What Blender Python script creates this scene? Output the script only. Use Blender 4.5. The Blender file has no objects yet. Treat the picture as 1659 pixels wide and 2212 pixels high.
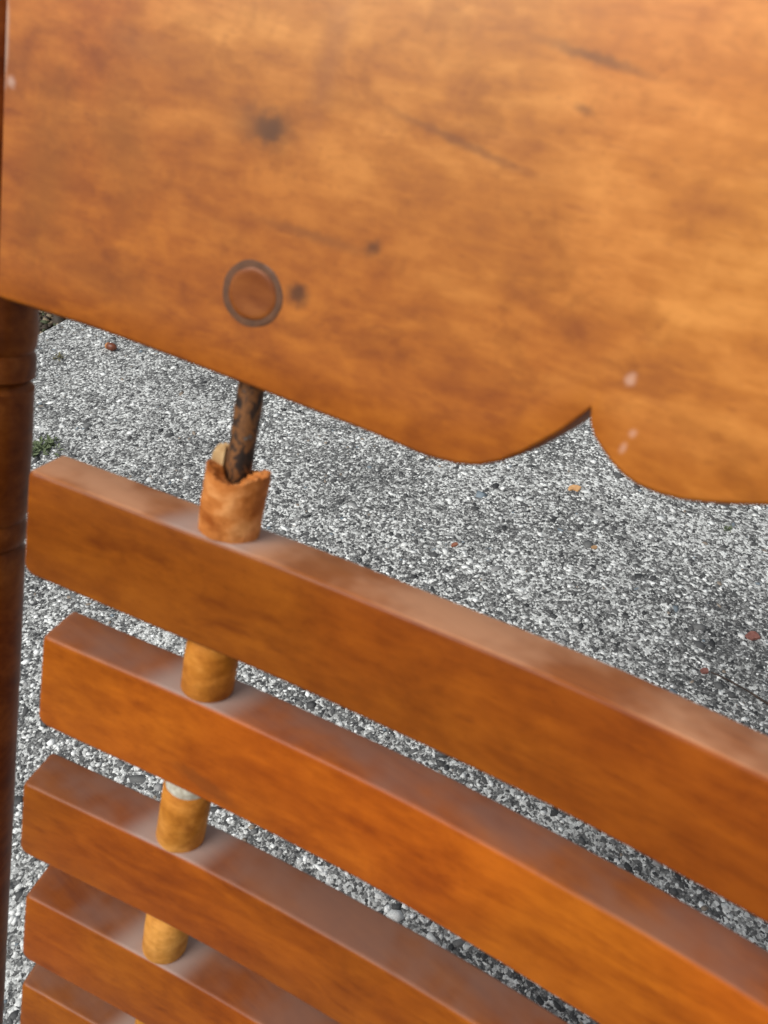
import bpy, bmesh, math, random
import numpy as np
from mathutils import Vector, Matrix
random.seed(7)
rng = np.random.default_rng(11)
S = bpy.context.scene
COL = S.collection
R_ = math.radians

# ------------------------------------------------------------------ camera
PITCH = R_(40.0)
CAM_H = 0.65
cam = bpy.data.cameras.new("camera")
cam.sensor_fit = 'VERTICAL'
cam.sensor_height = 36.0
cam.lens = 36.0 * 1661 / 2212
cam.clip_start = 0.01
cam.clip_end = 300
cam.dof.use_dof = True
cam.dof.focus_distance = 0.92
cam.dof.aperture_fstop = 20.0
camo = bpy.data.objects.new("camera", cam)
COL.objects.link(camo)
camo.location = (0, 0, CAM_H)
camo.rotation_euler = (R_(90) - PITCH, 0, 0)
S.camera = camo

# ------------------------------------------------------------------ light
SUN_EL, SUN_AZ = R_(53), R_(-124)          # azimuth from +Y towards +X
w = bpy.data.worlds.new("World")
S.world = w
w.use_nodes = True
wn, wl = w.node_tree.nodes, w.node_tree.links
wn.clear()
sky = wn.new('ShaderNodeTexSky')
sky.sky_type = 'NISHITA'
sky.sun_disc = False
sky.sun_elevation = SUN_EL
sky.sun_rotation = SUN_AZ
sky.dust_density = 4.0
hs = wn.new('ShaderNodeHueSaturation')      # thin overcast: a paler sky
hs.inputs['Saturation'].default_value = 0.22
bg = wn.new('ShaderNodeBackground')
bg.inputs['Strength'].default_value = 0.07
wo = wn.new('ShaderNodeOutputWorld')
wl.new(sky.outputs[0], hs.inputs['Color'])
wl.new(hs.outputs[0], bg.inputs[0])
wl.new(bg.outputs[0], wo.inputs[0])
sun = bpy.data.lights.new("sun", 'SUN')
sun.energy = 1.5
sun.angle = R_(42)
sun.color = (1.0, 0.96, 0.90)
suno = bpy.data.objects.new("sun", sun)
COL.objects.link(suno)
sd = Vector((math.sin(SUN_AZ) * math.cos(SUN_EL), math.cos(SUN_AZ) * math.cos(SUN_EL), math.sin(SUN_EL)))
suno.rotation_euler = sd.to_track_quat('Z', 'Y').to_euler()
S.view_settings.view_transform = 'Standard'
S.view_settings.look = 'None'
S.view_settings.exposure = 0.52
S.view_settings.gamma = 1.0

# ------------------------------------------------------------------ helpers
def link(name, me, mat=None, parent=None, smooth=True):
    o = bpy.data.objects.new(name, me)
    COL.objects.link(o)
    if mat: me.materials.append(mat)
    if parent: o.parent = parent
    if smooth:
        me.polygons.foreach_set('use_smooth', [True] * len(me.polygons))
    return o

def pyd(name, verts, faces, sharp=None):
    me = bpy.data.meshes.new(name)
    me.from_pydata([tuple(v) for v in verts], [], faces)
    bm = bmesh.new(); bm.from_mesh(me)
    bmesh.ops.recalc_face_normals(bm, faces=bm.faces)
    if sharp:
        for e in bm.edges:
            if len(e.link_faces) == 2 and e.calc_face_angle(0) > sharp: e.smooth = False
    bm.to_mesh(me); bm.free()
    return me

def tag(o, label=None, cat=None, group=None, kind=None):
    if label: o['label'] = label
    if cat: o['category'] = cat
    if group: o['group'] = group
    if kind: o['kind'] = kind
    return o

class NT:
    def __init__(self, name):
        self.m = bpy.data.materials.new(name)
        self.m.use_nodes = True
        self.t = self.m.node_tree
        self.n, self.l = self.t.nodes, self.t.links
        self.b = self.n['Principled BSDF']
    def put(self, sock, v):
        if isinstance(v, bpy.types.NodeSocket): self.l.new(v, sock)
        elif v is not None: sock.default_value = v
    def math(self, op, a, b=None, c=None, clamp=False):
        n = self.n.new('ShaderNodeMath'); n.operation = op; n.use_clamp = clamp
        self.put(n.inputs[0], a)
        if b is not None: self.put(n.inputs[1], b)
        if c is not None: self.put(n.inputs[2], c)
        return n.outputs[0]
    def vec(self, op, a, b=None):
        n = self.n.new('ShaderNodeVectorMath'); n.operation = op
        self.put(n.inputs[0], a)
        if b is not None: self.put(n.inputs[1], b)
        return n.outputs['Value'] if op in ('LENGTH', 'DISTANCE', 'DOT_PRODUCT') else n.outputs[0]
    def coord(self, kind='Object'):
        return self.n.new('ShaderNodeTexCoord').outputs[kind]
    def mapping(self, v, loc=(0,0,0), rot=(0,0,0), sc=(1,1,1)):
        n = self.n.new('ShaderNodeMapping')
        self.put(n.inputs[0], v); n.inputs[1].default_value = loc; n.inputs[2].default_value = rot; n.inputs[3].default_value = sc
        return n.outputs[0]
    def noise(self, v, scale, detail=4, rough=0.55, dist=0.0, col=False):
        n = self.n.new('ShaderNodeTexNoise')
        self.put(n.inputs['Vector'], v); n.inputs['Scale'].default_value = scale
        n.inputs['Detail'].default_value = detail; n.inputs['Roughness'].default_value = rough; n.inputs['Distortion'].default_value = dist
        return n.outputs['Color' if col else 'Fac']
    def voro(self, v, scale, feature='F1', out='Distance', rand=1.0):
        n = self.n.new('ShaderNodeTexVoronoi'); n.feature = feature
        self.put(n.inputs['Vector'], v); n.inputs['Scale'].default_value = scale; n.inputs['Randomness'].default_value = rand
        return n.outputs[out]
    def ramp(self, f, stops, interp='LINEAR'):
        n = self.n.new('ShaderNodeValToRGB'); n.color_ramp.interpolation = interp
        e = n.color_ramp.elements
        while len(e) < len(stops): e.new(0.5)
        for k, (p, c) in zip(e, stops):
            k.position = p; k.color = (c, c, c, 1) if isinstance(c, (int, float)) else (*c, 1)
        self.put(n.inputs[0], f)
        return n.outputs[0]
    def smooth(self, f, a, b, ta=0.0, tb=1.0):
        n = self.n.new('ShaderNodeMapRange'); n.interpolation_type = 'SMOOTHSTEP'
        self.put(n.inputs[0], f)
        for i, x in enumerate((a, b, ta, tb)): n.inputs[i + 1].default_value = x
        return n.outputs[0]
    def mix(self, f, a, b, mode='MIX'):
        n = self.n.new('ShaderNodeMix'); n.data_type = 'RGBA'; n.blend_type = mode
        self.put(n.inputs[0], f)
        for i, x in ((6, a), (7, b)):
            if isinstance(x, tuple): x = (*x, 1) if len(x) == 3 else x
            self.put(n.inputs[i], x)
        return n.outputs[2]
    def bump(self, h, strength, dist):
        n = self.n.new('ShaderNodeBump'); n.inputs['Strength'].default_value = strength; n.inputs['Distance'].default_value = dist
        self.put(n.inputs['Height'], h)
        self.l.new(n.outputs[0], self.b.inputs['Normal'])
    def set(self, **k):
        for a, v in k.items(): self.put(self.b.inputs[a], v)

# ------------------------------------------------------------------ chair frame
# local axes of the chair back: X along the slats, Y through the thickness (away from
# the sitter), Z up along the leaning rod; origin on the floor under the rod
Ucam = Vector((0.79163, 0.39163, -0.46899)); Vcam = Vector((-0.21952, 0.89862, 0.37986)); Ncam = Vector((0.57020, -0.19776, 0.79734))
Ocam = Vector((-44.314, 9.311, 225.299)) / 1000
sp, cp = math.sin(PITCH), math.cos(PITCH)
W = Matrix(((1, 0, 0), (0, -sp, cp), (0, -cp, -sp)))
U, V, N = (W @ Ucam).normalized(), (W @ Vcam), (W @ Ncam)
V = (V - U * V.dot(U)).normalized(); N = U.cross(V)
O = W @ Ocam + Vector((0, 0, CAM_H))
LEN = O.z / -V.z                       # length down the rod to the floor
root = bpy.data.objects.new("slatted_chair", None)
COL.objects.link(root)
M3 = Matrix((U, N, -V)).transposed()
root.rotation_euler = M3.to_euler()
root.location = O + V * LEN
tag(root, "varnished orange brown chair back with curved slats on a metal rod and scalloped top board", "chair")

UC = 228.5
def bend(u):
    if u > UC: u = 2 * UC - u
    b = -0.6212e-3 * ((u - UC) ** 2 - UC ** 2)
    if u < -5: b += 0.541e-3 * (u + 5) ** 2
    return b
def P(u, v, n, dw=0.0):                # millimetres on the curved back -> local metres
    return Vector((u / 1000, (n + dw + bend(u)) / 1000, LEN - v / 1000))

# ------------------------------------------------------------------ wood
def wood(name, light, mid, dark, offset, rough=0.34, spots=(), dust_light=0.35, mott=1.0, coat=0.35, spec=0.5, dust_light_c=(0.28, 0.165, 0.128), pale_sheen=False, cr=0.30, bmp=0.25):
    t = NT(name)
    co = t.coord('Object')
    info = t.n.new('ShaderNodeObjectInfo')
    r3 = t.n.new('ShaderNodeCombineXYZ')
    for i, k in enumerate((3.1, 1.7, 2.3)): t.l.new(t.math('MULTIPLY', info.outputs['Random'], k), r3.inputs[i])
    v = t.vec('ADD', t.vec('ADD', co, offset), r3.outputs[0])
    figure = t.noise(t.mapping(v, sc=(1.0, 2.0, 3.2)), 26, 4, 0.55, 0.6)      # broad flowing figure
    grain = t.noise(t.mapping(v, sc=(1.0, 14, 16)), 22, 5, 0.6, 0.25)         # long fibres
    mottle = t.noise(t.mapping(v, sc=(1.0, 1.0, 1.15)), 95, 3, 0.6, 0.3)      # blotchy curl
    tone = t.noise(v, 9, 2, 0.5)
    f = t.math('MULTIPLY_ADD', figure, 0.48, t.math('MULTIPLY_ADD', grain, 0.24, t.math('MULTIPLY', mottle, 0.28 * mott)))
    f = t.math('ADD', f, 0.14 * (1 - mott))
    c = t.ramp(f, [(0.34, dark), (0.48, mid), (0.62, light)])
    c = t.mix(t.smooth(tone, 0.42, 0.68, 0.0, 0.7), c, t.mix(1.0, c, (1.06, 0.84, 0.68), 'MULTIPLY'))
    blot = t.noise(t.mapping(v, rot=(0, 0.5, 0), sc=(1.0, 1.0, 1.35)), 62, 5, 0.62, 0.4)
    c = t.mix(t.smooth(blot, 0.5, 0.68, 0.0, 0.72 * min(1, mott)), c, t.mix(1.0, c, (0.74, 0.68, 0.42), 'MULTIPLY'))
    streak = t.noise(t.mapping(v, rot=(0, 0.12, 0), sc=(1.0, 9, 7)), 15, 4, 0.65, 0.5)
    c = t.mix(t.smooth(streak, 0.56, 0.70, 0.0, 0.55), c, t.mix(1.0, c, (0.72, 0.62, 0.52), 'MULTIPLY'))
    pores = t.noise(t.mapping(v, sc=(1.0, 9, 9)), 170, 2, 0.5)
    c = t.mix(t.smooth(pores, 0.60, 0.72, 0.0, 0.30), c, t.mix(1.0, c, (0.6, 0.5, 0.4), 'MULTIPLY'))
    c = t.mix(1.0, c, info.outputs['Color'], 'MULTIPLY')
    sep = t.n.new('ShaderNodeSeparateXYZ'); t.l.new(co, sep.inputs[0])
    if pale_sheen:                      # paler wood tone plus soft sky sheen, painted in towards the board's upper right
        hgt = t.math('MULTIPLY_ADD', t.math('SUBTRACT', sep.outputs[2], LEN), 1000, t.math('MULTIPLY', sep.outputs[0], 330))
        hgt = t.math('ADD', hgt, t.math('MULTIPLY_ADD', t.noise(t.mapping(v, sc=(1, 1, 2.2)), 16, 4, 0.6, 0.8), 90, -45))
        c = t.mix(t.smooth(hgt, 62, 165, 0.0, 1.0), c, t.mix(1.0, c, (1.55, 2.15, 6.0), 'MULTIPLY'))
    for (u, vv, ru, rv, ang, colr, amt, soft) in spots:
        q = t.n.new('ShaderNodeCombineXYZ')
        ca, sa = math.cos(ang), math.sin(ang)
        dx = t.math('SUBTRACT', sep.outputs[0], u / 1000)
        dz = t.math('SUBTRACT', sep.outputs[2], LEN - vv / 1000)
        wob = t.math('MULTIPLY_ADD', t.noise(co, 420, 2), 1.3, -0.65)
        a = t.math('MULTIPLY_ADD', dx, ca * 1000 / ru, t.math('MULTIPLY', dz, -sa * 1000 / ru))
        b = t.math('MULTIPLY_ADD', dx, sa * 1000 / rv, t.math('MULTIPLY', dz, ca * 1000 / rv))
        t.l.new(a, q.inputs[0]); t.l.new(t.math('ADD', b, wob), q.inputs[1])
        d = t.vec('LENGTH', q.outputs[0])
        c = t.mix(t.smooth(d, soft, 1.35, amt, 0.0), c, colr)
    # thin dust on upper edges; on the top slat, light painted in its colour
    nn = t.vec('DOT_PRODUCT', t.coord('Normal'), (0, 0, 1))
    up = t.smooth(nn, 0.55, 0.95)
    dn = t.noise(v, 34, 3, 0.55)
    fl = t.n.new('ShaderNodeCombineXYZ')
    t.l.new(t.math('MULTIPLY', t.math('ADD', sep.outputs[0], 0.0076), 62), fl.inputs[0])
    near = t.math('MULTIPLY', t.smooth(t.math('ADD', t.vec('LENGTH', fl.outputs[0]), t.math('MULTIPLY', dn, 0.5)), 0.75, 1.5, 0.72, 0.0), 1.0 if dust_light > 0.4 else 0.0)
    c = t.mix(t.math('MULTIPLY', up, t.math('MAXIMUM', t.math('MULTIPLY', near, 0.0), t.smooth(dn, 0.32, 0.66, dust_light * 0.2, dust_light))), c, dust_light_c)
    c = t.mix(t.math('MULTIPLY', up, near), c, (0.46, 0.37, 0.33))     # settled dust round the dowels
    under_shade = t.smooth(nn, -0.25, -0.7)                       # shade painted on downward faces: darker colour, no coat sheen
    c = t.mix(under_shade, c, t.mix(1.0, c, (0.62, 0.62, 0.55), 'MULTIPLY'))
    coat = t.math('MULTIPLY', t.math('SUBTRACT', 1.0, under_shade), coat)
    t.set(**{'Base Color': c, 'Roughness': t.math('MULTIPLY_ADD', mottle, 0.22, rough - 0.06),
             'IOR': 1.5, 'Specular IOR Level': spec, 'Coat Weight': coat, 'Coat Roughness': cr})
    t.bump(t.math('MULTIPLY_ADD', grain, 0.5, t.math('MULTIPLY', mottle, 0.5)), bmp, 0.0006 if bmp < 0.3 else 0.0012)
    return t.m

KN = (0.060, 0.018, 0.006)
board_spots = [
    (7.0, -74.4, 3.3, 3.0, 0, KN, 0.85, 0.2), (-68, -86, 9, 30, 0.1, (0.23, 0.066, 0.003), 0.55, 0.0), (-46, -100, 9, 24, -0.2, (0.23, 0.066, 0.003), 0.45, 0.0), (-48, -64, 20, 8, 0.1, (0.25, 0.07, 0.003), 0.45, 0.0), (-6.9, -110.2, 4.0, 3.0, -0.1, KN, 0.95, 0.25), (-7.3, -110.0, 8, 5, 0.0, (0.13, 0.045, 0.008), 0.5, 0.2),
    (23.7, -90.1, 2.6, 1.9, -0.8, KN, 0.7, 0.1), (62.6, -127.1, 2.4, 1.2, 0.3, KN, 0.45, 0.1),
    (62.0, -136.6, 13, 1.3, 0.13, (0.13, 0.05, 0.016), 0.6, 0.1), (39.0, -116.2, 19, 1.2, 0.19, (0.16, 0.05, 0.013), 0.55, 0.1),
    (-10.0, -111.0, 9, 5.0, 0.0, (0.22, 0.08, 0.02), 0.35, 0.0), (8, -89, 18, 1.6, 0.05, (0.16, 0.055, 0.014), 0.4, 0.0),
    (89.2, -77.4, 1.4, 1.6, 0.2, (0.70, 0.42, 0.30), 0.6, 0.2), (93.5, -66.3, 1.0, 1.3, 0.2, (0.7, 0.4, 0.28), 0.5, 0.1), (92.6, -62.2, 0.9, 1.8, 0.2, (0.7, 0.4, 0.28), 0.5, 0.1),
    (-82.5, -118, 1.5, 13, 0.0, (0.60, 0.50, 0.42), 0.6, 0.1), (-80, -107, 1.5, 1.6, 0.0, (0.65, 0.45, 0.36), 0.6, 0.1),
    (-45, -122, 10, 4, 0.2, (0.2, 0.07, 0.02), 0.3, 0.0), (5, -128, 4, 20, 0.1, (0.24, 0.075, 0.025), 0.35, 0.0),
]
M_board = wood("varnished_board", (0.49, 0.147, 0.010), (0.37, 0.097, 0.004), (0.255, 0.058, 0.002), (0.3, 0.1, 0.2), 0.5, board_spots, 0.3, 1.15, 0.85, 0.05, pale_sheen=True, cr=0.29)
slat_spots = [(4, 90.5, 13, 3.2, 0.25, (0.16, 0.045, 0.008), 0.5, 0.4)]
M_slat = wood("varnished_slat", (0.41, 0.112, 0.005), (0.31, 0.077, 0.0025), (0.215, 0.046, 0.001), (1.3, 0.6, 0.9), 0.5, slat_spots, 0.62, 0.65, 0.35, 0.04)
M_slat_top_lit = wood("varnished_top_slat_lit", (0.41, 0.112, 0.005), (0.31, 0.077, 0.0025), (0.215, 0.046, 0.001), (1.3, 0.6, 0.9), 0.5, (), 0.75, 0.65, 0.35, 0.04, (0.70, 0.36, 0.20))  # open-sky light painted in as a paler upper face
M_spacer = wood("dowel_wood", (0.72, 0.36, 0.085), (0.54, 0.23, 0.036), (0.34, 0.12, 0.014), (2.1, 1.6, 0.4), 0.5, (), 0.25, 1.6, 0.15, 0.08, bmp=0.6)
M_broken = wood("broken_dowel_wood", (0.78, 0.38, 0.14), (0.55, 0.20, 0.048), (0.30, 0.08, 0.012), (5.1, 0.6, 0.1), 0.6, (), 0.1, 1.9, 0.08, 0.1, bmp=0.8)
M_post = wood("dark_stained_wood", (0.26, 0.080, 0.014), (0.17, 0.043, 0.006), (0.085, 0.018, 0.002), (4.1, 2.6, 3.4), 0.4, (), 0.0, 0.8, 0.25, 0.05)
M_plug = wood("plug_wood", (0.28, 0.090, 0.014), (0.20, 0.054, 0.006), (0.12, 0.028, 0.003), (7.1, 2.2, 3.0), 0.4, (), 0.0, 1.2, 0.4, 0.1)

t = NT("joint_glue"); t.set(**{'Base Color': t.mix(t.noise(t.coord(), 400, 3), (0.050, 0.020, 0.007, 1), (0.19, 0.070, 0.022, 1)), 'Roughness': 0.55}); M_glue = t.m
t = NT("end_grain"); t.set(**{'Base Color': t.ramp(t.noise(t.coord(), 500, 4), [(0.3, (0.36, 0.32, 0.24)), (0.7, (0.62, 0.60, 0.50))]), 'Roughness': 0.85}); M_end = t.m
t = NT("bare_splinter"); t.set(**{"Base Color": t.ramp(t.noise(t.mapping(t.coord(), sc=(1, 1, .2)), 700, 4), [(0.3, (0.40, 0.22, 0.08)), (0.7, (0.62, 0.42, 0.20))]), "Roughness": 0.8}); M_splinter = t.m
t = NT("rusty_steel")
q = t.coord()
f = t.noise(t.mapping(q, sc=(1, 1, 0.6)), 330, 4, 0.6, 0.4)
t.set(**{'Base Color': t.ramp(f, [(0.34, (0.015, 0.012, 0.010)), (0.46, (0.05, 0.025, 0.014)), (0.55, (0.26, 0.105, 0.030)), (0.64, (0.11, 0.05, 0.022)), (0.70, (0.16, 0.155, 0.14))]), 'Roughness': 0.62, 'Metallic': 0.25})
t.bump(f, 0.5, 0.0006); M_rod = t.m

# ------------------------------------------------------------------ slats
def slat(v0, H, dw, tilt, uL, uR, r=1.7, T=20.0, back=0.42, rc=4.5, mat=M_slat):
    L = uR - uL
    st = [0, .25, .7, 1.4, 2.4, 3.6, 5, 8, 14]
    st = st + [14 + (L - 28) * i / 56 for i in range(1, 56)] + [L - s for s in reversed(st)]
    prof = []
    seg = 4
    for cw, cv, a0 in ((r, r, 180), (T - r, r, 270), (T - r, H - r, 0), (r, H - r, 90)):
        for k in range(seg + 1):
            a = R_(a0 + 90 * k / seg)
            prof.append((cw + r * math.cos(a), cv + r * math.sin(a)))
    ph = rng.random(4) * 6.28
    vs, fs = [], []
    m = len(prof)
    def rnd(s, rad): return rad - math.sqrt(max(0, rad * rad - (rad - s) ** 2)) if s < rad else 0
    for s in st:
        e = min(s, L - s)
        lo, hi, th = rnd(e, 1.6), rnd(e, rc), rnd(e, 1.2)
        for (pw, pv) in prof:
            f = pv / H
            vv = lo + (H - lo - hi) * f
            ww = th + (T - 2 * th) * pw / T
            uu = uL + s
            k = max(0, 1 - s / 40) * back * ww; k2 = max(0, 1 - (L - s) / 40) * back * ww
            uu += -k + k2
            vv += 0.25 * math.sin(uu / 37 + ph[0]) + 0.15 * math.sin(uu / 13 + ph[1]) + tilt * uu / 100
            ww += 0.2 * math.sin(uu / 29 + ph[2])
            vs.append(P(uu, v0 + vv, ww, dw))
    for i in range(len(st) - 1):
        for j in range(m):
            a, b = i * m + j, i * m + (j + 1) % m
            fs.append((a, b, b + m, a + m))
    fs.append(tuple(range(m))); fs.append(tuple(range((len(st) - 1) * m, len(st) * m)))
    return link("slat", pyd("slat", vs, fs, 0.9), mat, root)

SV = [0, 59.38, 126.07, 185.42, 241.9, 300, 358, 415]
SH = [37.1, 37.9, 35.6, 36.9, 36.9, 37, 37, 37]
SW = [-2.0, 0.1, -0.7, 0.0, 2.3, 0, 0, 0]
ST = [-.70, .18, -1.60, 1.48, .08, 0, 0, 0]
SL = [-68.5, -61.5, -65.5, -62.2, -64.0, -64, -64, -64]
TONE = [0.78, 1.15, 0.84, 0.88, 0.86, .9, .9, .9]         # each slat is its own piece of timber
for v0, H, dw, ti, uL, tn in zip(SV, SH, SW, ST, SL, TONE):
    o_ = slat(v0, H, dw, ti, uL, 2 * UC - uL, mat=M_slat_top_lit if v0 == 0 else M_slat)
    o_.color = (tn, tn, tn, 1)

# ------------------------------------------------------------------ scalloped top board
half = [(-82.0, -49.6), (-70.8, -49.6), (-55.5, -49.7), (-37, -49.1), (-13.4, -47.9), (1.8, -47.1), (18.7, -46.2), (32.4, -45.7),
        (42.1, -44.9), (49.5, -44.2), (56.0, -44.4), (61.7, -46.1), (66.4, -49.0), (70.6, -52.7), (74.5, -57.2), (78.2, -62.0),
        (80.8, -65.6), (83.0, -68.6), (83.9, -65.2), (85.5, -62.8), (88.4, -60.0), (91.5, -57.6), (94.6, -55.8), (98.0, -54.8), (102.4, -54.3),
        (107.6, -54.7), (112.9, -56.0), (118.8, -58.2), (124.2, -60.7), (140, -66.5), (160, -71.5), (185, -75.5), (UC, -78)]
def dens(pts):
    out = []
    for (a, b) in zip(pts[:-1], pts[1:]):
        n = max(1, int((b[0] - a[0]) / 3.5))
        for k in range(n):
            f = k / n
            out.append((a[0] + (b[0] - a[0]) * f, a[1] + (b[1] - a[1]) * f))
    out.append(pts[-1])
    return out
hd = dens(half)
def soften(pts, cusp=83.0):
    p = list(pts)
    for _ in range(2):
        q = list(p)
        for i in range(1, len(p) - 1):
            if abs(p[i][0] - cusp) > 1.5: q[i] = (p[i][0], .25 * p[i - 1][1] + .5 * p[i][1] + .25 * p[i + 1][1])
        p = q
    return p
hd = soften(hd)
outl = hd + [(2 * UC - u, v) for u, v in reversed(hd[:-1])]
TOP = -196.0
def top(u): return TOP - 26 * math.sin(math.pi * max(0, min(1, (u + 82) / (2 * UC + 164)))) ** 2
def board():
    T, r = 14.0, 1.6
    vs, fs = [], []
    rows = None
    for u, vb in outl:
        col = []
        vt = top(u)
        a = [(0, 1.0)]                                   # (thickness fraction 0 front..1 back, position), front face top->bottom
        nrow = 14
        for k in range(nrow + 1): col.append((0.0, vt + r + (vb - r - vt - r) * k / nrow))
        for k in range(1, 4):
            an = R_(90 * k / 4); col.append((r - r * math.cos(an), vb - r + r * math.sin(an)))
        col.append((r, vb)); col.append((T - r, vb))
        for k in range(1, 5):
            an = R_(90 * k / 4); col.append((T - r + r * math.sin(an), vb - r + r * math.cos(an)))
        for k in range(1, nrow + 1): col.append((T, vb - r + (vt + r - vb + r) * k / nrow))
        for k in range(1, 5):
            an = R_(90 * k / 4); col.append((T - r + r * math.cos(an), vt + r - r * math.sin(an)))
        col.append((r, vt))
        for k in range(1, 4):
            an = R_(90 * k / 4); col.append((r - r * math.sin(an), vt + r - r * math.cos(an)))
        rows = len(col)
        for wv, vv in col:
            vs.append(P(u, vv, wv, -1.0))
    n = len(outl)
    for i in range(n - 1):
        for j in range(rows):
            a, b = i * rows + j, i * rows + (j + 1) % rows
            fs.append((a, b, b + rows, a + rows))
    # hand-eased ends: a slightly inset cap ring
    for base, sgn in ((0, -1), ((n - 1) * rows, 1)):
        ub = outl[0][0] if sgn < 0 else outl[-1][0]
        start = len(vs)
        cen = [(vs[base + j].y, vs[base + j].z) for j in range(rows)]
        cy = sum(c[0] for c in cen) / rows; cz = sum(c[1] for c in cen) / rows
        for j in range(rows):
            p = vs[base + j].copy()
            p.x += sgn * 0.0014
            p.y = p.y + (0.0014 if p.y < cy else -0.0014); p.z = cz + (p.z - cz) * 0.98
            vs.append(p)
        for j in range(rows):
            k = (j + 1) % rows
            fs.append((base + j, base + k, start + k, start + j))
        fs.append(tuple(range(start, start + rows)))
    # tenons that enter the posts
    for s in (0, 1):
        b0 = len(vs)
        for u in (-80, -103):
            uu = u if s == 0 else 2 * UC - u
            for wv, vv in ((7, -60), (14, -60), (14, -170), (7, -170)):
                p = P(-80 if s == 0 else 2 * UC + 80, vv, wv, 4.0); p.x = uu / 1000
                vs.append(p)
        for j in range(4):
            k = (j + 1) % 4
            fs.append((b0 + j, b0 + k, b0 + 4 + k, b0 + 4 + j))
        fs.append((b0, b0 + 1, b0 + 2, b0 + 3)); fs.append((b0 + 4, b0 + 5, b0 + 6, b0 + 7))
    me = pyd("top_board", vs, fs, 0.8)
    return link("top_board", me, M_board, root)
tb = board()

def disc_part(name, cu, cv, prof, mat, parent, dw=-1.0, seg=40):
    vs, fs = [], []
    m = len(prof)
    for i in range(seg):
        a = 2 * math.pi * i / seg
        for (rr, ww) in prof:
            rr = rr * (1 + 0.010 * math.sin(3 * a + 1) + 0.008 * math.sin(7 * a + rr))
            vs.append(P(cu + rr * math.cos(a), cv + rr * math.sin(a), ww, dw))
    for i in range(seg):
        k = (i + 1) % seg
        for j in range(m - 1): fs.append((i * m + j, k * m + j, k * m + j + 1, i * m + j + 1))
    fs.append(tuple(i * m + m - 1 for i in range(seg)))
    return link(name, pyd(name, vs, fs, 0.9), mat, parent)
for cu in (-5.0, 2 * UC + 5.0):
    pl = disc_part("dowel_plug", cu, -71.3, [(6.7, 0.3), (6.6, -0.05), (6.2, -0.22), (5.3, -0.27), (4.4, -0.17)], M_plug, tb)
    disc_part("glue_ring", cu, -71.3, [(8.6, 0.3), (8.4, -0.05), (7.7, -0.10), (6.55, -0.05)], M_glue, pl)

# ------------------------------------------------------------------ rod and spacers
RU, RW = -7.6, 9.2
def lathe(name, cu, cn, prof, mat, parent, seg=28, wob=0.0, cap=True, topf=None):
    """prof: (radius, v) in mm along the rod; cn is an absolute thickness offset"""
    vs, fs = [], []
    m = len(prof)
    ph = random.random() * 6
    for (rr, v) in prof:
        for i in range(seg):
            a = 2 * math.pi * i / seg
            q = rr * (1 + wob * math.sin(2 * a + ph) + wob * math.sin(5 * a + v * .3 + ph))
            vs.append(Vector(((cu + q * math.cos(a)) / 1000, (cn + q * math.sin(a)) / 1000, LEN - v / 1000)))
    for j in range(m - 1):
        for i in range(seg):
            k = (i + 1) % seg
            fs.append((j * seg + i, j * seg + k, (j + 1) * seg + k, (j + 1) * seg + i))
    if cap:
        fs.append(tuple(range(seg))); fs.append(tuple(range((m - 1) * seg, m * seg)))
    return link(name, pyd(name, vs, fs, 0.7), mat, parent)

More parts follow.
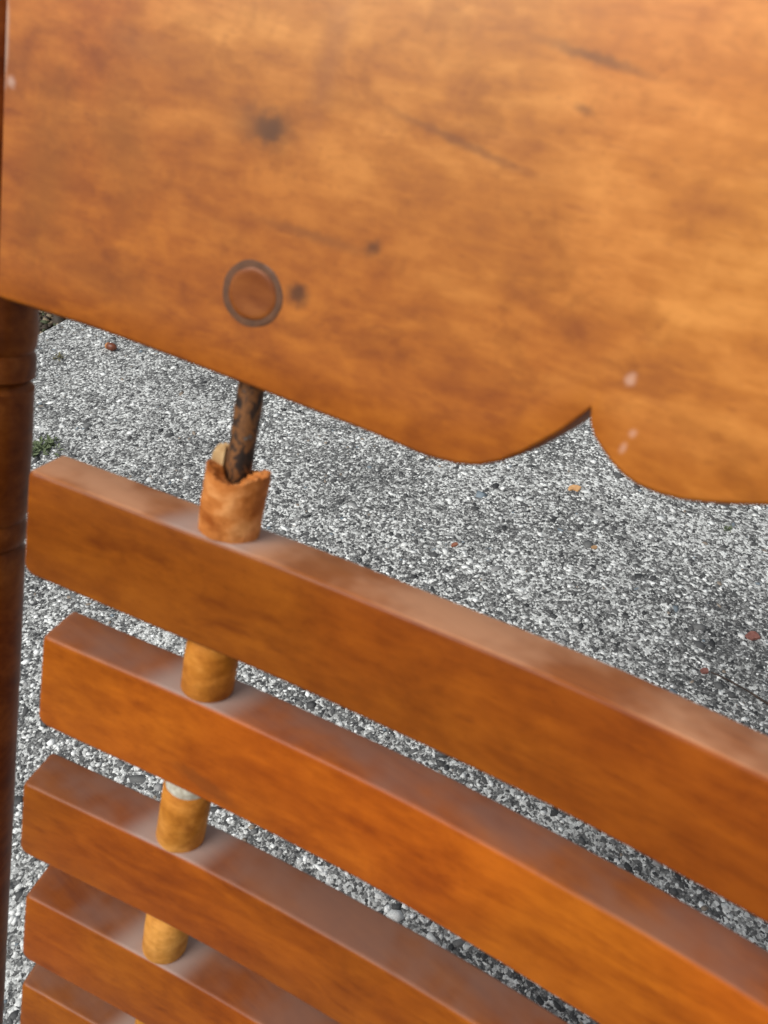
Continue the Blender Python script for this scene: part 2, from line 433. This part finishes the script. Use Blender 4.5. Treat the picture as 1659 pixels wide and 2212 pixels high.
def broken_spacer(cu, cn, v_bot, R=9.3, r=4.4):
    """hollow dowel with its upper half split away: jagged rim, tall splinter at the back left"""
    seg = 72
    vs, fs = [], []
    def rim(a):                                            # a: 0 = +X, 90 = away from the viewer
        d = math.degrees(a) % 360
        keys = [(0, 20.6), (20, 21.4), (45, 21), (75, 18), (110, 17), (150, 18), (190, 19.4), (222, 20.9), (243, 20.6), (262, 19.2), (285, 18.2), (305, 17.9), (322, 18.5), (337, 20.0), (349, 20.7), (360, 20.6)]
        for (a0, h0), (a1, h1) in zip(keys[:-1], keys[1:]):
            if a0 <= d <= a1: return h0 + (h1 - h0) * (d - a0) / (a1 - a0)
    jit = [random.uniform(-.5, .5) for _ in range(seg)]
    rows = 8
    for i in range(seg):
        a = 2 * math.pi * i / seg
        h = rim(a) + jit[i]
        ring = [(R, 0)] if False else []
        for k in range(rows):
            f = k / (rows - 1)
            rr = R * (1 - 0.03 * (1 - f) ** 6 + 0.014 * math.sin(7 * f + 3 * a) + 0.010 * math.sin(19 * f + 8 * a) + random.uniform(-.006, .006))
            ring.append((rr, h * f))
        ring.append((R - 0.6, h + .25 + .3 * jit[(i * 5) % seg])); ring.append((R - 1.8, h - .1 + jit[(i * 11) % seg])); ring.append(((R + r) / 2, h - 0.3 + jit[(i * 7) % seg])); ring.append((r + .5, h - 1.0 + jit[(i * 3) % seg])); ring.append((r, h - 2.2)); ring.append((r, 0.0))
        for rr, hh in ring:
            vs.append(Vector(((cu + rr * math.cos(a)) / 1000, (cn + rr * math.sin(a)) / 1000, LEN - (v_bot - hh) / 1000)))
    m = rows + 6
    for i in range(seg):
        k = (i + 1) % seg
        for j in range(m - 1): fs.append((i * m + j, k * m + j, k * m + j + 1, i * m + j + 1))
    o = link("spacer", pyd("spacer", vs, fs, 0.6), M_broken, root)
    o['label'] = "broken dowel spacer with jagged rim and a split that shows the rod"
    vs, fs = [], []
    for k, (hh, sh) in enumerate(((0.5, 0), (8, 0), (16, 0), (19.5, .3), (22.3, .9), (24.0, 1.9), (24.8, 3.0))):
        for i in range(8):
            d = 140 + sh * 5 + (72 - sh * 14) * i / 7
            a = math.radians(d)
            for rr in (r + .5 + sh * .3, R - .7 - sh * .25):
                vs.append(Vector(((cu + rr * math.cos(a)) / 1000, (cn + rr * math.sin(a)) / 1000, LEN - (v_bot - hh - (.7 * math.sin(i * 2.1) if k > 3 else 0)) / 1000)))
    for k in range(6):
        for i in range(7):
            q = k * 16 + i * 2
            fs.append((q, q + 2, q + 18, q + 16)); fs.append((q + 1, q + 17, q + 19, q + 3))
        fs.append((k * 16, k * 16 + 16, k * 16 + 17, k * 16 + 1)); fs.append((k * 16 + 14, k * 16 + 15, k * 16 + 31, k * 16 + 30))
    for i in range(7):
        q = 96 + i * 2
        fs.append((q, q + 2, q + 3, q + 1))
    s_ = link("splinter", pyd("splinter", vs, fs, 0.7), M_splinter, o)
    return o

def spacers(cu, cn_base, broken):
    def cn(dw): return cn_base + dw
    nb = bend(cu)
    # the rod, one long bar
    lathe("rod", cu - (1.2 if broken else 0), RW + nb, [(3.9, -75)] + [(3.9 + 0.12 * math.sin(k * 1.7), -70 + k * 4) for k in range(131)], M_rod, root, 20, 0.015)
    if broken: broken_spacer(cu, RW + nb - 1.2, 0.2, 9.5, 4.3)
    else:
        lathe("spacer", cu, RW + nb, [(8.2, -47.5), (8.8, -46.6), (8.9, -20), (8.8, -0.5), (8.3, 0.2)], M_spacer, root, 32, 0.008)
    for i in range(len(SV) - 1):
        a, b = SV[i] + SH[i] + ST[i] * cu / 100, SV[i + 1] + ST[i + 1] * cu / 100
        if broken and i == 1:
            a += 4.0
        dn = RW + nb + (SW[i + 1])
        o = lathe("spacer", cu + random.uniform(-.4, .4), dn, [(8.1, a + .05), (8.65, a + .7), (8.8, a + (b - a) * .5), (8.7, b - .6), (8.3, b + .25)], M_spacer, root, 32, 0.008)
        if broken and i == 1:
            o['label'] = "short dowel spacer with a pale bare end under the slat above"
            lathe("bare_end", o.data.vertices[0].co.x * 1000 - 8.1 if False else cu, dn, [(3.95, a - 3.9), (7.3, a - 3.95), (7.9, a - 3.2), (8.1, a - 0.6), (8.0, a + .02)], M_end, o, 32, 0.012, False)
spacers(RU, RW, True)
spacers(2 * UC - RU, RW, False)

# ------------------------------------------------------------------ turned posts
def post(cu, cn):
    prof = [(9, -232), (12.5, -229), (14, -222)]
    for v, rr in [(-200, 14), (-60, 14), (-41, 14.3), (-34, 14.6), (-29, 14.3), (-27.2, 13.4), (-25.6, 14.3), (-21, 14.4), (-18.4, 14.2), (-16.6, 12.2), (-14.4, 14.2), (-9, 14.2),
                  (2, 14.3), (20, 14.1), (31, 13.9), (34.0, 13.7), (35.8, 12.7), (37.6, 13.6), (41, 13.8), (44.6, 13.6), (46.6, 12.0), (48.6, 13.6), (58, 13.8), (84, 13.9),
                  (120, 14.0), (170, 14.0), (230, 13.9), (300, 13.8), (400, 13.2), (480, 12), (LEN * 1000 + 4.0, 11)]:
        prof.append((rr, v))
    return lathe("post", cu, cn, prof, M_post, root, 40, 0.004)
post(-109.5, -11.5)
post(2 * UC + 109.5, -11.5)

# ------------------------------------------------------------------ pavement and soil
def ground_mat():
    t = NT("exposed_aggregate_concrete")
    co = t.coord('Object')
    big = t.math('MULTIPLY_ADD', t.noise(co, 6.5, 3, 0.6), 0.6, t.math('MULTIPLY', t.noise(co, 95, 2, 0.5), 0.4))
    mid = t.noise(co, 38, 4, 0.6)
    wob = t.vec('ADD', co, t.vec('MULTIPLY', t.vec('SUBTRACT', t.noise(co, 260, 3, 0.6, 0, True), (0.5, 0.5, 0.5)), (0.004, 0.004, 0.004)))
    vc = t.voro(wob, 330, 'F1', 'Color')
    vc2 = t.voro(wob, 640, 'F1', 'Color')
    s1 = t.n.new('ShaderNodeSeparateColor'); t.l.new(vc, s1.inputs[0])
    s2 = t.n.new('ShaderNodeSeparateColor'); t.l.new(vc2, s2.inputs[0])
    sel = t.math('ADD', s1.outputs[0], t.math('MULTIPLY_ADD', big, 2.0, -0.95))
    c1 = t.ramp(sel, [(0.0, (0.04, 0.043, 0.046)), (0.18, (0.085, 0.088, 0.09)), (0.38, (0.145, 0.15, 0.15)), (0.55, (0.26, 0.268, 0.266)), (0.67, (0.56, 0.58, 0.57)), (0.79, (0.86, 0.89, 0.88))], 'CONSTANT')
    c2 = t.ramp(s2.outputs[1], [(0.0, (0.05, 0.052, 0.053)), (0.26, (0.12, 0.124, 0.124)), (0.54, (0.28, 0.287, 0.285)), (0.74, (0.80, 0.83, 0.82))], 'CONSTANT')
    c = t.mix(t.math('MULTIPLY', s1.outputs[1], 0.65), c1, c2)
    c = t.mix(t.smooth(mid, 0.35, 0.7, 0.0, 0.3), c, (0.15, 0.152, 0.15))
    t.set(**{'Base Color': c, 'Roughness': 0.85, 'Specular IOR Level': 0.3})
    h = t.math('ADD', t.math('MULTIPLY', t.voro(wob, 330), -1.0), t.noise(co, 700, 3))
    t.bump(h, 0.8, 0.0016)
    return t.m
M_ground = ground_mat()
M_stone = NT("aggregate_stone")
at = M_stone.n.new('ShaderNodeAttribute'); at.attribute_name = 'stone_colour'
M_stone.set(**{'Base Color': M_stone.mix(0.5, at.outputs['Color'], M_stone.mix(1.0, at.outputs['Color'], M_stone.ramp(M_stone.noise(M_stone.coord(), 900, 3), [(0.3, 0.5), (0.7, 1.25)]), 'MULTIPLY')), 'Roughness': 0.7})

# pavement edge runs from (-0.629,1.271) towards (-0.595,1.336); soil lies beyond it
EA, ED = Vector((-0.629, 1.271)), Vector((0.034, 0.065)).normalized()
a, b = EA - ED * 40, EA + ED * 40
vs = []
for z in (0.0, -0.04):
    for p in (a, Vector((60, a.y)), Vector((60, b.y)), b): vs.append((p.x, p.y, z))
tag(link("pavement", pyd("pavement", vs, [(0, 1, 2, 3), (4, 5, 6, 7), (0, 1, 5, 4), (1, 2, 6, 5), (2, 3, 7, 6), (3, 0, 4, 7)]), M_ground, None, False), kind='structure')
ts = NT("garden_soil")
c = ts.ramp(ts.noise(ts.coord(), 120, 6, 0.7), [(0.3, (0.03, 0.022, 0.014)), (0.5, (0.09, 0.065, 0.04)), (0.7, (0.20, 0.16, 0.11))])
ts.set(**{'Base Color': c, 'Roughness': 0.95}); ts.bump(ts.noise(ts.coord(), 150, 5, 0.7), 1.0, 0.01)
nrm = Vector((-ED.y, ED.x))
q = [a + nrm * -0.02, b + nrm * -0.02, b + nrm * 60, a + nrm * 60]
tag(link("soil", pyd("soil", [(p.x, p.y, -0.022) for p in q], [(0, 1, 2, 3)]), ts.m, None, False), kind='structure')

def ico():
    bm = bmesh.new(); bmesh.ops.create_icosphere(bm, subdivisions=1, radius=1)
    v = np.array([x.co[:] for x in bm.verts]); f = np.array([[x.index for x in y.verts] for y in bm.faces]); bm.free()
    return v, f
IV, IF = ico()
def scatter(name, pts, rad, flat, cols, mat, z0):
    n = len(pts)
    d = IV[None] * (1 + rng.normal(0, 0.22, (n, len(IV), 1)))
    asp = rng.uniform(0.62, 1.3, (n, 1))
    d = d * np.concatenate([rad[:, None] * asp, rad[:, None] / asp, rad[:, None] * flat[:, None]], 1)[:, None]
    an = rng.random(n) * 6.283; ca, sa = np.cos(an)[:, None], np.sin(an)[:, None]
    x = d[..., 0] * ca - d[..., 1] * sa; y = d[..., 0] * sa + d[..., 1] * ca
    v = np.stack([x + pts[:, :1], y + pts[:, 1:2], d[..., 2] + z0[:, None]], -1).reshape(-1, 3)
    f = (IF[None] + (np.arange(n) * len(IV))[:, None, None]).reshape(-1, 3)
    me = bpy.data.meshes.new(name)
    me.vertices.add(len(v)); me.vertices.foreach_set('co', v.ravel().astype(np.float32))
    me.loops.add(f.size); me.loops.foreach_set('vertex_index', f.ravel().astype(np.int32))
    me.polygons.add(len(f)); me.polygons.foreach_set('loop_start', np.arange(0, f.size, 3, dtype=np.int32))
    me.update(calc_edges=True)
    if cols is not None:
        al = me.attributes.new('stone_colour', 'FLOAT_COLOR', 'POINT')
        cc = np.concatenate([np.repeat(cols, len(IV), 0), np.ones((n * len(IV), 1))], 1)
        al.data.foreach_set('color', cc.ravel().astype(np.float32))
    return tag(link(name, me, mat, None, False), kind='stuff')
NS = 62000
pts = np.stack([rng.uniform(-1.05, 1.05, NS), rng.uniform(0.08, 1.65, NS)], 1)
side = (pts[:, 0] - EA.x) * nrm.x + (pts[:, 1] - EA.y) * nrm.y
pts = pts[side < -0.006]; n = len(pts)
rad = np.clip(rng.lognormal(math.log(0.0019), 0.45, n), 0.0008, 0.0085)
pal = np.array([(0.90, 0.93, 0.92), (0.74, 0.77, 0.765), (0.30, 0.306, 0.306), (0.155, 0.160, 0.160), (0.085, 0.088, 0.09), (0.042, 0.045, 0.048), (0.20, 0.25, 0.29), (0.30, 0.25, 0.20)])
from mathutils import noise as MN
clus = np.array([1.25 * MN.noise((x * 95, y * 95, 0.3)) + 0.75 * MN.noise((x * 19, y * 19, 4.1)) + 0.6 * MN.noise((x * 5, y * 5, 9.1)) for x, y in pts])
sc_ = rng.random(n) - 0.85 * clus
q_ = np.argsort(np.argsort(sc_)) / n
ci = np.searchsorted(np.cumsum([.36, .16, .12, .13, .15, .08]), q_).clip(0, 5)
odd = rng.random(n)
ci = np.where(odd < .012, 6, np.where(odd < .03, 7, ci))
ci = np.where((rad > 0.0042) & (ci < 2) & (rng.random(n) < .5), 4, ci)
cols = pal[ci] * rng.uniform(0.82, 1.15, (n, 1))
flat = rng.uniform(0.14, 0.34, n)
scatter("aggregate_stones", pts, rad, flat, cols, M_stone.m, -rad * flat * 0.35)
# crumbs of earth at the pavement edge
n = 12000
k = rng.uniform(-0.6, 0.9, n); o_ = rng.gamma(1.3, 0.22, n)
ps = np.stack([EA.x + ED.x * k + nrm.x * (o_ + .002), EA.y + ED.y * k + nrm.y * (o_ + .002)], 1)
rd = rng.lognormal(math.log(0.004), 0.5, n)
cl = np.array([(0.05, 0.035, 0.022), (0.12, 0.085, 0.05), (0.25, 0.20, 0.13), (0.06, 0.075, 0.03)])[rng.choice(4, n, p=[.4, .3, .15, .15])]
scatter("soil_crumbs", ps, rd, rng.uniform(.5, .9, n), cl, M_stone.m, np.full(n, -0.018))

# ------------------------------------------------------------------ small things on the pavement
def plain(name, c0, c1, rough=0.6, sc=300):
    t = NT(name); t.set(**{'Base Color': t.mix(t.smooth(t.noise(t.coord(), sc, 4, .6), .3, .7), c0, c1), 'Roughness': rough}); return t.m
# brown nut: a husk body with a paler cap
nut = bpy.data.objects.new("fallen_nut", None); COL.objects.link(nut)
nut.location = (-0.478, 1.217, 0.0); nut.rotation_euler = (0, 0, R_(-25))
tag(nut, "small brown nut with a paler left end lying on the concrete near the soil edge", "nut")
def lathe_x(name, prof, mat, parent, rad_z):
    vs, fs = [], []; seg = 20; m = len(prof)
    for x, r in prof:
        for i in range(seg):
            a_ = 2 * math.pi * i / seg; vs.append((x, r * math.cos(a_), rad_z + r * .92 * math.sin(a_)))
    for j in range(m - 1):
        for i in range(seg): fs.append((j * seg + i, j * seg + (i + 1) % seg, (j + 1) * seg + (i + 1) % seg, (j + 1) * seg + i))
    fs.append(tuple(range(seg))); fs.append(tuple(range((m - 1) * seg, m * seg)))
    return link(name, pyd(name, vs, fs), mat, parent)
lathe_x("shell", [(-.006, .005), (-.004, .0065), (0, .0075), (.005, .0072), (.009, .0052), (.0112, .0025), (.0122, .0006)], plain("nut_brown", (0.13, 0.035, 0.015), (0.22, 0.065, 0.028), .4), nut, .0068)
lathe_x("cap", [(-.0115, .0012), (-.0105, .0036), (-.008, .006), (-.0055, .0069), (-.0045, .0068)], plain("nut_cap", (0.42, 0.16, 0.05), (0.55, 0.24, 0.09), .6), nut, .0068)

def shard(name, loc, size, mat, label, cat, group=None, rot=0, notch=False):
    n_ = 9
    ol = []
    for i in range(n_):
        a_ = 2 * math.pi * i / n_
        k_ = 1 + random.uniform(-.18, .18)
        if notch and i == 6: k_ = .35
        ol.append((size[0] * k_ * math.cos(a_), size[1] * k_ * math.sin(a_)))
    vs = [(x, y, 0.0) for x, y in ol] + [(x * .92, y * .92, size[2] * random.uniform(.75, 1.1)) for x, y in ol]
    fs = [tuple(range(n_)), tuple(range(n_, 2 * n_))] + [(i, (i + 1) % n_, n_ + (i + 1) % n_, n_ + i) for i in range(n_)]
    o = link(name, pyd(name, vs, fs), mat, None, False)
    o.location = (*loc, 0.0003); o.rotation_euler = (0, 0, rot)
    return tag(o, label, cat, group)
M_red = plain("brick_red", (0.20, 0.075, 0.06), (0.29, 0.13, 0.105), .85)
shard("wood_chip", (0.259, 0.823), (.0098, .0068, .0022), plain("chip_tan", (0.58, 0.30, 0.12), (0.70, 0.42, 0.2), .7), "tan wood chip with a notch on the concrete below the scalloped board", "wood chip", None, .3, True)
shard("brick_fragment", (0.406, 0.561), (.0075, .0062, .003), M_red, "dull red brick fragment alone at the right edge of the concrete", "brick fragment", "brick fragments", .2)
shard("brick_fragment", (0.338, 0.513), (.0055, .0035, .002), M_red, "smaller red fragment touching the end of a dark twig", "brick fragment", "brick fragments", .5)
M_crumb = plain("tan_crumb", (0.36, 0.21, 0.10), (0.48, 0.30, 0.16), .8)
shard("bark_crumb", (0.262, 0.705), (.0042, .0030, .002), M_crumb, "tiny brown crumb on the concrete nearest below the tan wood chip", "crumb", "brown crumbs", 0)
shard("bark_crumb", (0.088, 0.71), (.0050, .0032, .002), plain("rust_crumb", (0.25, 0.09, 0.05), (0.33, 0.14, 0.08), .8), "tiny reddish brown crumb on the concrete above the middle of the top slat", "crumb", "brown crumbs", .6)
M_blue = plain("blue_stone", (0.10, 0.16, 0.24), (0.25, 0.36, 0.46), .6)
# twig: thin bent tube
def twig(pts_, r, mat, name, label, cat):
    vs, fs = [], []; seg = 7
    for i, p in enumerate(pts_):
        p = Vector(p); d_ = (Vector(pts_[min(i + 1, len(pts_) - 1)]) - Vector(pts_[max(i - 1, 0)])).normalized()
        s_ = d_.cross(Vector((0, 0, 1))).normalized(); u_ = s_.cross(d_)
        rr = r * (1 - .5 * i / len(pts_)) * (1 + .2 * math.sin(i * 2))
        for k_ in range(seg):
            a_ = 2 * math.pi * k_ / seg; vs.append(p + s_ * rr * math.cos(a_) + u_ * rr * math.sin(a_))
    for i in range(len(pts_) - 1):
        for k_ in range(seg): fs.append((i * seg + k_, i * seg + (k_ + 1) % seg, (i + 1) * seg + (k_ + 1) % seg, (i + 1) * seg + k_))
    fs.append(tuple(range(seg))); fs.append(tuple(range((len(pts_) - 1) * seg, len(pts_) * seg)))
    base = Vector(pts_[0])
    o = link(name, pyd(name, [v - base for v in vs], fs), mat); o.location = base
    return tag(o, label, cat)
twig([(0.392, 0.468, .0012), (0.384, 0.475, .0022), (0.374, 0.486, .002), (0.362, 0.496, .0028), (0.350, 0.507, .0018), (0.344, 0.511, .001)], .0012, plain("twig_brown", (0.03, 0.022, 0.018), (0.09, 0.06, 0.045), .8), "twig", "thin dark twig lying on the concrete beside the top slat at the right", "twig")

# weeds: tufts of small leaf blades
def weed(name, loc, n_, ln, spread, mat, label):
    vs, fs = [], []
    for i in range(n_):
        a_ = random.uniform(0, 6.283); el = random.uniform(.15, 1.0); l_ = ln * random.uniform(.5, 1.1)
        b_ = Vector((random.gauss(0, spread), random.gauss(0, spread), 0))
        d_ = Vector((math.cos(a_) * math.cos(el), math.sin(a_) * math.cos(el), math.sin(el)))
        s_ = d_.cross(Vector((0, 0, 1))).normalized() * l_ * .17
        k_ = len(vs)
        vs += [b_, b_ + d_ * l_ * .5 + s_, b_ + d_ * l_ + Vector((0, 0, -l_ * .2)), b_ + d_ * l_ * .5 - s_]
        fs += [(k_, k_ + 1, k_ + 2), (k_, k_ + 2, k_ + 3)]
    o = link(name, pyd(name, vs, fs), mat, None, False); o.location = (*loc, 0.0005)
    return tag(o, label, "weed", "weeds on the concrete")
M_leaf = plain("weed_green", (0.07, 0.10, 0.045), (0.16, 0.20, 0.10), .7)
weed("weed", (-0.500, 0.920), 150, .014, .011, M_leaf, "green weed tuft on the concrete beside the dark post")
weed("weed", (0.441, 0.741), 26, .007, .003, M_leaf, "tiny dark green sprig on the concrete at the right edge")
weed("weed", (-0.565, 1.19), 30, .010, .004, plain("weed_dry", (0.13, 0.12, 0.06), (0.22, 0.2, 0.1), .8), "small dried weed between the brown nut and the soil edge")
